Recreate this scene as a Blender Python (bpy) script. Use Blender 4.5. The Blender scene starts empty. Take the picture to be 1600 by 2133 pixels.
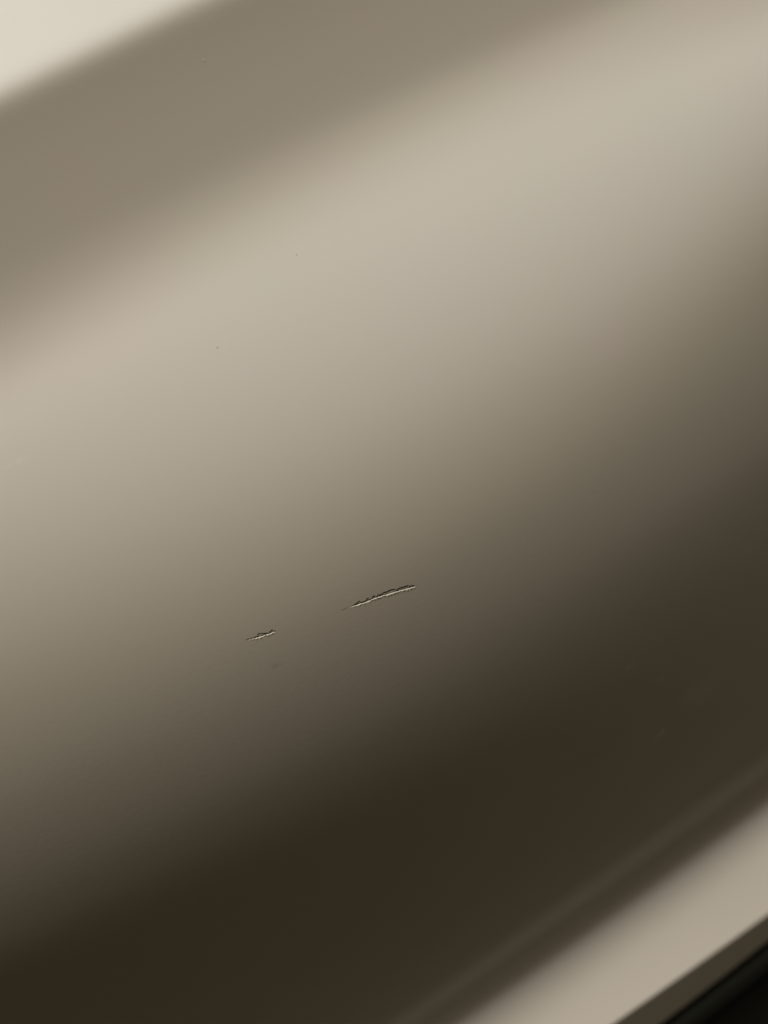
import bpy, math, random
import numpy as np
from mathutils import Matrix, Vector

C = bpy.context.scene
COL = C.collection

# ------------------------------------------------------------------ camera, world, lamp, exposure
MM = 0.001
PSI, RHO = math.radians(15.4), math.radians(27.5)       # yaw along the panel, roll of the hand-held phone
LENS, DIST = 30.0, 200.0                                # 36 mm sensor on the long side; mm to the scratch
FWD = Vector((math.sin(PSI), math.cos(PSI), 0))
R0 = Vector((math.cos(PSI), -math.sin(PSI), 0)); U0 = Vector((0, 0, 1))
RIGHT = R0*math.cos(RHO) - U0*math.sin(RHO)
UP = R0*math.sin(RHO) + U0*math.cos(RHO)
CPOS = -FWD*DIST
cam_data = bpy.data.cameras.new('camera')
cam = bpy.data.objects.new('camera', cam_data); COL.objects.link(cam)
m = Matrix((RIGHT, UP, -FWD)).transposed().to_4x4()
m.translation = CPOS*MM
cam.matrix_world = m
cam_data.sensor_width = 36; cam_data.lens = LENS
cam_data.clip_start = 0.005; cam_data.clip_end = 50
cam_data.dof.use_dof = True
cam_data.dof.focus_distance = DIST*MM
cam_data.dof.aperture_fstop = 6.3
C.camera = cam

w = bpy.data.worlds.new('World'); C.world = w; w.use_nodes = True
bg = w.node_tree.nodes['Background']
bg.inputs[0].default_value = (1.0, 0.78, 0.27, 1); bg.inputs[1].default_value = 0.022

def disk_lamp(name, elev, side, size, watts, colour):      # elev: degrees up from straight in front of the panel
    ld = bpy.data.lights.new(name, 'AREA'); ld.shape = 'DISK'; ld.size = size
    ld.energy = watts; ld.color = colour
    o = bpy.data.objects.new(name, ld); COL.objects.link(o)
    a = math.radians(elev)
    v = Vector((side, -math.cos(a), math.sin(a))).normalized()
    o.location = v*1.5; o.rotation_euler = v.to_track_quat('Z', 'Y').to_euler()
disk_lamp('warm_room_lamp', 50, -0.10, 0.30, 24.5, (1.0, 0.94, 0.80))
disk_lamp('added_cool_fill', 72, -0.10, 0.40, 23.0, (0.64, 0.79, 1.0))  # unseen lamp, added to cool the colour of the brighter faces
C.view_settings.view_transform = 'Standard'; C.view_settings.look = 'None'
C.view_settings.exposure = 0; C.view_settings.gamma = 1

# ------------------------------------------------------------------ the panel's form: feature lines running along it
# rows are lines along the panel from the top ledge down to the lip; S = mm below the middle, TH = tilt in degrees (+ up)
TN = np.array([-150.0, 0.0, 150.0])
S = np.array([[-150.42, -183.74, -217.88],
 [-104.60, -130.64, -156.61],
 [-91.02, -112.88, -134.49],
 [-85.14, -104.77, -124.67],
 [-76.83, -94.49, -109.48],
 [-68.48, -83.94, -95.12],
 [-61.73, -76.16, -84.59],
 [-55.15, -67.86, -76.87],
 [-44.06, -59.77, -65.40],
 [-41.98, -43.65, -49.06],
 [-41.63, -22.70, -36.71],
 [-27.83, -8.03, -24.66],
 [-16.66, 5.67, -15.86],
 [1.52, 17.10, 3.44],
 [14.26, 31.32, 27.54],
 [28.07, 43.91, 42.64],
 [43.13, 58.66, 79.76],
 [58.14, 82.79, 107.62],
 [128.29, 142.08, 140.86],
 [169.35, 151.58, 150.21],
 [175.53, 160.31, 161.31],
 [181.32, 168.53, 169.45],
 [187.49, 177.47, 178.49],
 [194.60, 187.86, 190.58],
 [204.84, 199.52, 203.93],
 [218.87, 212.95, 219.41],
 [219.81, 214.11, 221.19],
 [240.45, 235.21, 232.55]])
TH = np.array([[-2.31, -2.31, -2.31],
 [-2.31, -2.31, -2.31],
 [-1.56, -1.56, -1.56],
 [-24.82, -24.82, -24.82],
 [-24.66, -23.29, -21.99],
 [-24.44, -21.65, -19.64],
 [-26.29, -14.84, -8.75],
 [-19.92, -7.20, -6.74],
 [-6.46, -4.52, -2.88],
 [-11.38, -7.35, -7.48],
 [-15.19, -12.15, -12.37],
 [-19.59, -17.22, -17.26],
 [-24.05, -22.57, -21.03],
 [-28.22, -27.66, -25.60],
 [-31.95, -31.58, -29.67],
 [-34.77, -34.39, -32.82],
 [-37.24, -36.87, -35.00],
 [-39.99, -38.78, -35.43],
 [-39.25, -38.63, -36.55],
 [-39.10, -38.70, -37.55],
 [-35.86, -35.86, -35.86],
 [-38.91, -38.91, -38.91],
 [-37.23, -37.23, -37.23],
 [-8.19, -8.19, -8.19],
 [11.64, 11.64, 11.64],
 [18.04, 18.04, 18.04],
 [-34.28, -34.28, -34.28],
 [-34.28, -34.28, -34.28]])
K = len(S); ANCHOR = 12.0

TLO, THI = -150.0, 168.0                                 # beyond these the lines ease into parallels
def quad(V, t):                                          # V (K,3) at TN -> (T,K)
    a, b, c = TN
    tc = np.clip(t, TLO, THI)
    la = (tc-b)*(tc-c)/((a-b)*(a-c)); lb = (tc-a)*(tc-c)/((b-a)*(b-c)); lc = (tc-a)*(tc-b)/((c-a)*(c-b))
    return la[:, None]*V[:, 0] + lb[:, None]*V[:, 1] + lc[:, None]*V[:, 2]

def lin_ext(V, t):
    out = quad(V, t)
    ga = quad(V, np.array([TLO+1])) - quad(V, np.array([TLO]))
    gc = quad(V, np.array([THI])) - quad(V, np.array([THI-1]))
    k = int(ANCHOR)
    for d, g in ((np.minimum(t-TLO, 0), ga), (np.maximum(t-THI, 0), gc)):
        f = np.sign(d)*25*(1-np.exp(-np.abs(d)/25))
        out += f[:, None]*g + (d-f)[:, None]*g[:, k:k+1]
    return np.maximum.accumulate(out+0.02*np.arange(len(V)), axis=1)

def pchip(Y, sig):                                       # Y (T,K) at integer knots -> value and slope, (T,len(sig))
    d = np.diff(Y, axis=1)
    mm_ = np.zeros_like(Y)
    p = d[:, :-1]*d[:, 1:]
    mm_[:, 1:-1] = np.where(p > 0, 2*p/np.where(np.abs(d[:, :-1]+d[:, 1:]) < 1e-9, 1, d[:, :-1]+d[:, 1:]), 0)
    mm_[:, 0] = d[:, 0]; mm_[:, -1] = d[:, -1]
    i = np.clip(np.floor(sig).astype(int), 0, Y.shape[1]-2); u = (sig-i)[None, :]
    y0, y1, m0, m1 = Y[:, i], Y[:, i+1], mm_[:, i], mm_[:, i+1]
    v = (2*u**3-3*u**2+1)*y0 + (u**3-2*u**2+u)*m0 + (3*u**2-2*u**3)*y1 + (u**3-u**2)*m1
    g = (6*u**2-6*u)*y0 + (3*u**2-4*u+1)*m0 + (6*u-6*u**2)*y1 + (3*u**2-2*u)*m1
    return v, g

NS = 120
SIG = np.linspace(0, K-1, (K-1)*NS+1)
def columns(t):                                          # for each t: tables over SIG of s and outward height h
    t = np.asarray(t, float)
    s, ds = pchip(lin_ext(S, t), SIG)
    th, _ = pchip(quad(TH, t), SIG)
    g = np.tan(np.radians(th))*ds
    h = np.zeros_like(s)
    h[:, 1:] = np.cumsum((g[:, 1:]+g[:, :-1])*0.5, axis=1)/NS
    ia = int(round(ANCHOR*NS))
    h -= h[:, ia:ia+1]
    return s, h

def surface(t, sig):                                     # grid (T,R,3) of points in mm
    s, h = columns(t)
    out = np.zeros((len(t), len(sig), 3))
    for i in range(len(t)):
        out[i, :, 0] = t[i]
        out[i, :, 1] = -np.interp(sig, SIG, h[i])
        out[i, :, 2] = -np.interp(sig, SIG, s[i])
    return out

# ------------------------------------------------------------------ helpers
def mesh_object(name, V, F, mat, parent=None, smooth=True, N=None):
    me = bpy.data.meshes.new(name)
    V = np.asarray(V, np.float32).reshape(-1, 3)*MM
    F = np.asarray(F, np.int32)
    n = F.shape[1]
    me.vertices.add(len(V)); me.vertices.foreach_set('co', V.ravel())
    me.loops.add(F.size); me.loops.foreach_set('vertex_index', F.ravel())
    me.polygons.add(len(F)); me.polygons.foreach_set('loop_start', np.arange(0, F.size, n, dtype=np.int32))
    me.update(calc_edges=True); me.validate()
    if smooth: me.polygons.foreach_set('use_smooth', np.ones(len(me.polygons), bool))
    if N is not None: me.normals_split_custom_set_from_vertices(N.tolist())     # one even curve across the joints of the parts
    me.materials.append(mat)
    o = bpy.data.objects.new(name, me); COL.objects.link(o)
    if parent: o.parent = parent
    return o

def grid_faces(nt, nr, keep=None):
    i, j = np.meshgrid(np.arange(nt-1), np.arange(nr-1), indexing='ij')
    q = np.stack([i*nr+j, i*nr+j+1, (i+1)*nr+j+1, (i+1)*nr+j], -1)   # faces outwards (-Y)
    return q[keep] if keep is not None else q.reshape(-1, 4)

def normals_of(G):                                           # towards the viewer, -Y
    n = np.cross(np.gradient(G, axis=0), np.gradient(G, axis=1))
    n /= np.linalg.norm(n, axis=-1, keepdims=True)
    return n*np.sign(-n[..., 1:2])

def compact(V, F):
    u, inv = np.unique(F, return_inverse=True)
    return V[u], inv.reshape(F.shape)

def nodes(name):
    mt = bpy.data.materials.new(name); mt.use_nodes = True
    nt = mt.node_tree
    return mt, nt, nt.nodes['Principled BSDF']

# ------------------------------------------------------------------ materials
def paint_material(name, ca, cb_):
    mt, nt, b = nodes(name)
    N, L = nt.nodes, nt.links
    tc = N.new('ShaderNodeTexCoord')
    # very faint two-tone noise, imitating the colour blotches of JPEG compression
    n1 = N.new('ShaderNodeTexNoise'); n1.inputs['Scale'].default_value = 22; n1.inputs['Detail'].default_value = 4
    L.new(tc.outputs['Object'], n1.inputs['Vector'])
    mix = N.new('ShaderNodeMix'); mix.data_type = 'RGBA'
    mix.inputs['A'].default_value = ca; mix.inputs['B'].default_value = cb_
    L.new(n1.outputs['Fac'], mix.inputs['Factor'])
    col = mix.outputs['Result']
    # dusty smears left by a wiping hand
    for (x, z, ax, az, rot, c, a, sc) in SMEARS:
        mp = N.new('ShaderNodeMapping'); mp.vector_type = 'TEXTURE'
        mp.inputs['Location'].default_value = (x*MM, 0, z*MM)
        mp.inputs['Rotation'].default_value = (0, math.radians(rot), 0)
        mp.inputs['Scale'].default_value = (ax*MM, 1, az*MM)
        L.new(tc.outputs['Object'], mp.inputs['Vector'])
        sep = N.new('ShaderNodeSeparateXYZ'); L.new(mp.outputs[0], sep.inputs[0])
        cb = N.new('ShaderNodeCombineXYZ'); L.new(sep.outputs[0], cb.inputs[0]); L.new(sep.outputs[2], cb.inputs[2])
        ln = N.new('ShaderNodeVectorMath'); ln.operation = 'LENGTH'; L.new(cb.outputs[0], ln.inputs[0])
        mr = N.new('ShaderNodeMapRange'); mr.interpolation_type = 'SMOOTHSTEP'
        mr.inputs['From Min'].default_value = 1; mr.inputs['From Max'].default_value = 0.1
        mr.inputs['To Min'].default_value = 0; mr.inputs['To Max'].default_value = a
        L.new(ln.outputs['Value'], mr.inputs['Value'])
        nz = N.new('ShaderNodeTexNoise'); nz.inputs['Scale'].default_value = sc; nz.inputs['Detail'].default_value = 4
        L.new(tc.outputs['Object'], nz.inputs['Vector'])
        r2 = N.new('ShaderNodeMapRange'); r2.inputs['From Min'].default_value = 0.30; r2.inputs['From Max'].default_value = 0.72
        L.new(nz.outputs['Fac'], r2.inputs['Value'])
        mu = N.new('ShaderNodeMath'); mu.operation = 'MULTIPLY'
        L.new(mr.outputs[0], mu.inputs[0]); L.new(r2.outputs[0], mu.inputs[1])
        mx = N.new('ShaderNodeMix'); mx.data_type = 'RGBA'
        L.new(mu.outputs[0], mx.inputs['Factor']); L.new(col, mx.inputs['A']); mx.inputs['B'].default_value = c
        col = mx.outputs['Result']
    L.new(col, b.inputs['Base Color'])
    b.inputs['Roughness'].default_value = 0.55
    b.inputs['Specular IOR Level'].default_value = 0.25
    # orange peel of sprayed paint
    n2 = N.new('ShaderNodeTexNoise'); n2.inputs['Scale'].default_value = 900; n2.inputs['Detail'].default_value = 2
    L.new(tc.outputs['Object'], n2.inputs['Vector'])
    bp = N.new('ShaderNodeBump'); bp.inputs['Strength'].default_value = 0.05; bp.inputs['Distance'].default_value = 0.0002
    L.new(n2.outputs['Fac'], bp.inputs['Height']); L.new(bp.outputs[0], b.inputs['Normal'])
    return mt

def plain(name, c, rough, scale, spread):
    mt, nt, b = nodes(name)
    N, L = nt.nodes, nt.links
    tc = N.new('ShaderNodeTexCoord')
    n1 = N.new('ShaderNodeTexNoise'); n1.inputs['Scale'].default_value = scale; n1.inputs['Detail'].default_value = 4
    L.new(tc.outputs['Object'], n1.inputs['Vector'])
    mx = N.new('ShaderNodeMix'); mx.data_type = 'RGBA'
    mx.inputs['A'].default_value = tuple(v*(1-spread) for v in c)+(1,); mx.inputs['B'].default_value = tuple(min(1, v*(1+spread)) for v in c)+(1,)
    L.new(n1.outputs['Fac'], mx.inputs['Factor']); L.new(mx.outputs['Result'], b.inputs['Base Color'])
    b.inputs['Roughness'].default_value = rough
    b.inputs['Specular IOR Level'].default_value = 0.2
    return mt

SMEARS = [
 (58.92, -76.21, 3.2, 0.9, 5, (0.95, 0.9, 0.85, 1), 0.75, 900),
 (70.67, -87.76, 3.0, 0.9, 5, (0.95, 0.9, 0.85, 1), 0.75, 900),
 (69.28, -109.34, 5, 1.8, -12, (0.9, 0.85, 0.8, 1), 0.8, 500),
 (-37.91, -20.03, 2.2, 0.7, 10, (0.4, 0.36, 0.3, 1), 0.8, 900),
 (-66.67, 42.75, 5, 0.7, 0, (0.76, 0.72, 0.66, 1), 0.3, 700),
 (87.96, -103.11, 16, 8, 0, (0.85, 0.8, 0.75, 1), 0.4, 300),
 (44.65, -99.04, 14, 6, -10, (0.52, 0.47, 0.4, 1), 0.35, 260)]
SCR = [
 {'origin': (-18.86, 15.8), 'axis': (0.9821, -0.1883), 'length': 20.3, 'main': [(0.0, 0.0), (1.686, -0.06), (2.624, -0.164), (3.843, -0.125), (5.241, -0.179), (6.331, -0.211), (7.278, -0.288), (8.223, -0.338), (9.478, -0.354), (10.738, -0.369), (11.994, -0.33), (13.414, -0.286), (14.848, -0.27), (16.124, -0.23), (17.719, -0.126), (18.995, 0.0), (20.299, 0.0)], 'upper': [(2.935, -0.031), (3.265, -0.159), (3.768, -0.385), (4.163, -0.429), (4.594, -0.644), (4.952, -0.492), (5.042, -0.17), (5.433, -0.183), (6.204, -0.145), (6.391, -0.298), (6.678, -0.552), (7.1, -0.535), (7.158, -0.032), (7.765, -0.075), (7.935, -0.38), (8.254, -0.56), (8.87, -0.512), (8.931, -0.098), (9.264, -0.199), (9.575, -0.51), (9.941, -0.366), (10.492, -0.37), (11.167, -0.617), (11.945, -0.584), (12.762, -0.747), (13.544, -0.711), (14.067, -0.532), (14.249, -0.216), (14.779, -0.505), (15.588, -0.583), (16.541, -0.566), (17.509, -0.638), (17.715, -0.444), (17.804, -0.13), (17.983, -0.434), (18.278, -0.48), (19.043, -0.281), (19.185, 0.0)], 'crumbs': [(4.708, 0.169, 0.146, 0.092), (5.797, 0.137, 0.157, 0.092), (8.56, -0.06, 0.157, 0.109), (9.889, -0.039, 0.157, 0.116), (11.322, -0.12, 0.146, 0.109), (12.152, 0.1, 0.157, 0.109), (12.868, 0.094, 0.168, 0.109), (13.663, 0.097, 0.146, 0.109), (14.527, 0.179, 0.157, 0.092), (16.227, 0.096, 0.19, 0.109), (17.229, 0.365, 0.157, 0.116), (18.14, 0.251, 0.179, 0.109), (19.02, 0.334, 0.146, 0.092)], 'env': [(0.0, 0.0), (1.686, 0.08), (2.475, 0.3), (3.54, 0.85), (5.241, 1.0), (17.399, 1.0), (19.154, 0.6), (20.299, 0.0)], 'depth': 0.22, 'wu': 0.18, 'wl': 0.25, 'burr': 0.05, 'step': 0.12, 'label': 'longer scratch with a ragged torn upper edge'},
 {'origin': (-41.32, 11.31), 'axis': (0.9792, -0.2027), 'length': 6.64, 'main': [(0.0, 0.0), (0.49, -0.004), (1.113, 0.026), (1.531, 0.035), (2.025, 0.025), (2.57, 0.101), (3.138, 0.085), (3.692, 0.135), (4.2, 0.078), (4.702, 0.055), (5.413, 0.052), (5.845, 0.028), (6.636, -0.0)], 'upper': [(2.319, -0.092), (2.517, -0.307), (2.647, -0.625), (3.022, -0.712), (3.548, -0.584), (3.815, -0.516), (4.484, -0.297), (5.301, -0.133), (5.507, -0.406), (5.966, -0.527), (6.248, -0.502), (6.305, -0.127)], 'crumbs': [(1.32, 0.338, 0.112, 0.062), (1.998, 0.442, 0.112, 0.062), (3.275, 0.411, 0.179, 0.109), (4.307, 0.232, 0.134, 0.092), (4.822, 0.461, 0.146, 0.101), (6.074, 0.276, 0.157, 0.101)], 'env': [(0.0, 0.0), (0.49, 0.2), (1.121, 0.85), (1.89, 1.0), (5.413, 1.0), (6.134, 0.7), (6.636, 0.1)], 'depth': 0.2, 'wu': 0.21, 'wl': 0.23, 'burr': 0.05, 'step': 0.11, 'label': 'short scratch, lower left of the longer one'}]

paint = paint_material('satin_beige_paint', (0.600, 0.562, 0.482, 1), (0.638, 0.563, 0.517, 1))  # greenish and pinkish tones, mixed to imitate JPEG colour shifts
cool_lit = paint_material('satin_beige_cool_lit', (0.60, 0.56, 0.53, 1), (0.63, 0.585, 0.55, 1))  # the panel's paint, greyed to put in cool light the ledge misses
rubber = plain('black_rubber', (0.007, 0.0075, 0.005), 0.85, 300, 0.3)
raw = plain('torn_paint', (0.66, 0.61, 0.54), 0.6, 3000, 0.12)
groove_shade = plain('painted_groove_shade', (0.032, 0.024, 0.015), 0.6, 2500, 0.25)  # dark tone that paints shade on the groove's upper wall and torn edge
dark_dust = plain('dark_dust', (0.16, 0.135, 0.10), 0.8, 4000, 0.3)
white_dust = plain('white_dust', (0.85, 0.82, 0.78), 0.7, 4000, 0.1)

# ------------------------------------------------------------------ the panel
root = bpy.data.objects.new('body_panel', None); COL.objects.link(root)
root['label'] = 'curved beige painted panel with a rounded swell and two short scratches'
root['category'] = 'panel'

T = np.arange(-250.0, 330.0+0.1, 1.25)
rows = []
mid = len(TN)//2
for k in range(K-1):
    n = max(3, int(math.ceil((S[k+1, mid]-S[k, mid])/1.0)))
    rows += list(k+np.arange(n)/n)
rows = np.array(rows+[K-1.0])
P = surface(T, rows)
nt_, nr = len(T), len(rows)

# scratches are cut out of the shell: each sits in a rectangle of cells that is laid again with a fine grid
holes = np.ones((nt_-1, nr-1), bool)
def seg_env(a, pts):
    return np.interp(a, [p[0] for p in pts], [p[1] for p in pts])

def rag(a, seed, sc):
    rr = np.random.RandomState(seed)
    kx = np.arange(-5, 45, sc); ky = rr.uniform(-1, 1, len(kx))
    return np.interp(a, kx, ky)

shell_patches, scratch_objs = [], []
for si, sc in enumerate(SCR):
    (o_t, o_s), (ax, az) = sc['origin'], sc['axis']          # local a runs along, b across and down, both in mm
    L_ = sc['length']
    cor = [(o_t+ax*a+az*b, o_s-az*a+ax*b) for a in (-1.5, L_+1.5) for b in (-2.2, 2.2)]
    i0 = np.searchsorted(T, min(c[0] for c in cor))-1; i1 = np.searchsorted(T, max(c[0] for c in cor))
    smin, smax = min(c[1] for c in cor), max(c[1] for c in cor)
    zmid = -P[(i0+i1)//2, :, 2]
    j0 = np.searchsorted(zmid, smin)-2; j1 = np.searchsorted(zmid, smax)+2
    holes[i0:i1, j0:j1] = False
    FN = 40
    tt = np.concatenate([T[i]+(T[i+1]-T[i])*np.arange(FN)/FN for i in range(i0, i1)]+[[T[i1]]])
    rr_ = np.concatenate([rows[j]+(rows[j+1]-rows[j])*np.arange(FN)/FN for j in range(j0, j1)]+[[rows[j1]]])
    Q = surface(tt, rr_)
    t, s = Q[..., 0], -Q[..., 2]
    a = (t-o_t)*ax - (s-o_s)*az
    b = (t-o_t)*az + (s-o_s)*ax
    mline = np.interp(a, [p[0] for p in sc['main']], [p[1] for p in sc['main']])
    e = b-mline
    wid = seg_env(a, sc['env'])                              # 0 at the tips .. 1
    jig = rag(a, 3+si, 0.37)
    up = np.interp(a, [p[0] for p in sc['upper']], [p[1] for p in sc['upper']])   # offset of the torn edge above the main line
    D, wu, wl, R = sc['depth'], sc['wu'], sc['wl'], sc['burr']
    wu_ = wu*(0.35+0.65*wid)+1e-4
    wl_ = wl*(0.40+0.60*wid)*(1+0.62*jig)+1e-4
    ht = np.zeros_like(e)
    # torn-up step above the groove
    stp = np.clip((e-(up-0.09))/0.20, 0, 1); stp = stp*stp*(3-2*stp)
    terr = -sc['step']*stp*np.clip(-up/0.12, 0, 1)*(e < 0)
    groove_u = -D*wid*np.clip(1+e/wu_, 0, 1)*(e <= 0)
    ht = np.where(e <= 0, np.minimum(terr, groove_u), 0)
    # lower wall climbs to a ragged burr and falls away beyond it
    bur = R*wid*(1+0.8*rag(a, 11+si, 0.41))
    x = e/wl_
    low = np.where(x < 1, -D*wid+(D*wid+bur)*np.clip(x, 0, 1), bur*np.clip(1-(x-1)/3.2, 0, 1)**2)
    ht = np.where(e > 0, low, ht)
    # crumbs of lifted paint under the burr
    for (ca, cb, cr, ch) in sc['crumbs']:
        d2 = ((a-ca)/(cr*1.5))**2 + ((b-cb)/cr)**2
        bump = ch*np.clip(1-d2, 0, 1)**0.7
        ht = np.where(bump > 0, np.maximum(ht, bump), ht)
    ht *= np.clip((a+0.2)/0.5, 0, 1)*np.clip((L_+0.2-a)/0.5, 0, 1)
    Q[..., 1] -= ht
    touched = np.abs(ht) > 0.004
    f = touched[:-1, :-1] | touched[1:, :-1] | touched[:-1, 1:] | touched[1:, 1:]
    V = Q.reshape(-1, 3)
    shell_patches.append(compact(np.concatenate([V, normals_of(Q).reshape(-1, 3)], 1), grid_faces(len(tt), len(rr_), ~f)))
    vs, fs = compact(V, grid_faces(len(tt), len(rr_), f))
    o = mesh_object('scratch', vs, fs, raw, root)
    o.data.materials.append(groove_shade)
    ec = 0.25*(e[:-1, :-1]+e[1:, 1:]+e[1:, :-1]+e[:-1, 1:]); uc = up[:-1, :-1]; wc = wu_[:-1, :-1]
    deep = ((ec > -wc*0.85) & (ec < 0.03)) | ((np.abs(ec-uc) < 0.07) & (uc < -0.06) & (ec < 0.03))  # faces that take the painted shade
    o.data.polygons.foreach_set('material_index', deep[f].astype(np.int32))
    o['label'] = sc['label']

NB = normals_of(P)
PB = P-NB*2.5                                               # back face, 2.5 mm behind

def band(name, ja, jb, extra=(), top_rim=False, bot_rim=False, mat=None):
    G, B = P[:, ja:jb+1], PB[:, ja:jb+1]
    n2 = jb-ja+1
    cat = lambda p, n: np.concatenate([p.reshape(-1, 3), n.reshape(-1, 3)], 1)
    N = NB[:, ja:jb+1]
    V = cat(G, N); F = grid_faces(nt_, n2, holes[:, ja:jb])
    V, F = compact(V, F)
    VV, FF = [V], [F]; off = len(V)
    for (v, f) in extra:
        VV.append(v); FF.append(f+off); off += len(v)
    bv = cat(B, -N); bf = grid_faces(nt_, n2)[:, ::-1]
    VV.append(bv); FF.append(bf+off); off += len(bv)
    def rim(p, q, nv):
        global_off = off_box[0]
        n = len(p); i = np.arange(n-1)
        VV.append(cat(np.concatenate([p, q]), np.tile(np.array(nv, float), (2*n, 1)))); FF.append(np.stack([i, i+1, i+1+n, i+n], -1)+global_off)
        off_box[0] += 2*n
    off_box = [off]
    rim(G[0], B[0], (-1, 0, 0)); rim(B[-1], G[-1], (1, 0, 0))
    if top_rim: rim(B[:, 0], G[:, 0], (0, 0, 1))
    if bot_rim: rim(G[:, -1], B[:, -1], (0, 0, -1))
    A = np.concatenate(VV)
    return mesh_object(name, A[:, :3], np.concatenate(FF), mat or paint, root, N=A[:, 3:])

jr = lambda sg: int(np.argmin(np.abs(rows-sg)))
jA, jB, jC = jr(2.5), jr(22.5), jr(25.5)
band('upper_ledge', 0, jA, top_rim=True)
band('shell', jA, jB, extra=shell_patches)
o = band('lower_ledge', jB, jC, mat=cool_lit)
o['label'] = 'ledge with cool light painted in, along the bottom of the panel'
band('lower_lip', jC, nr-1, bot_rim=True)

# ------------------------------------------------------------------ black rubber strip under the lip
E = P[:, -1]                                                 # the lip's lower edge
prof = [(-1.0, -3.0), (1.6, -4.2), (4.5, -4.0), (5.2, -4.6), (5.9, -4.6), (6.6, -3.8), (13.6, -3.6), (14.4, -5.6), (38, -6.0), (60, -9.0), (64, -14), (64, -24), (-1.0, -24)]
V = np.zeros((nt_, len(prof)+1, 3))
for q, (dn, out) in enumerate(prof+[prof[0]]):
    V[:, q, 0] = E[:, 0]; V[:, q, 1] = E[:, 1]-out; V[:, q, 2] = E[:, 2]-dn
seal = mesh_object('rubber_strip', V.reshape(-1, 3), grid_faces(nt_, len(prof)+1), rubber, None, smooth=False)
seal['label'] = 'black rubber strip under the lower lip of the beige panel'
seal['category'] = 'strip'

# ------------------------------------------------------------------ dust specks lying on the paint
def at_ts(t, s):
    ss, hh = columns([t])
    i = np.interp(s, ss[0], hh[0])
    return Vector((t, -i, -s))*MM
rnd = random.Random(4)
SPECKS = [(3.45, -99.98, 0.12, white_dust, 'tiny pale dust speck on the shaded hollow below the upper ledge'), (5.61, -59.17, 0.11, dark_dust, 'tiny dark speck on the bright swell, the upper right of the two'), (-19.49, -47.59, 0.12, dark_dust, 'tiny dark speck on the bright swell, the lower left of the two')]
for (t, s, rad, mat, lab) in SPECKS:
    import bmesh
    bm = bmesh.new(); bmesh.ops.create_icosphere(bm, subdivisions=1, radius=rad*MM)
    for v in bm.verts:
        v.co *= rnd.uniform(0.7, 1.25); v.co.x *= 1.3; v.co.y *= 0.4
    me = bpy.data.meshes.new('dust_speck'); bm.to_mesh(me); bm.free(); me.materials.append(mat)
    o = bpy.data.objects.new('dust_speck', me); COL.objects.link(o)
    o.location = at_ts(t, s)+Vector((0, -rad*0.2*MM, 0)); o.rotation_euler = (0, rnd.uniform(0, 3), 0)
    o['label'] = lab; o['category'] = 'speck'
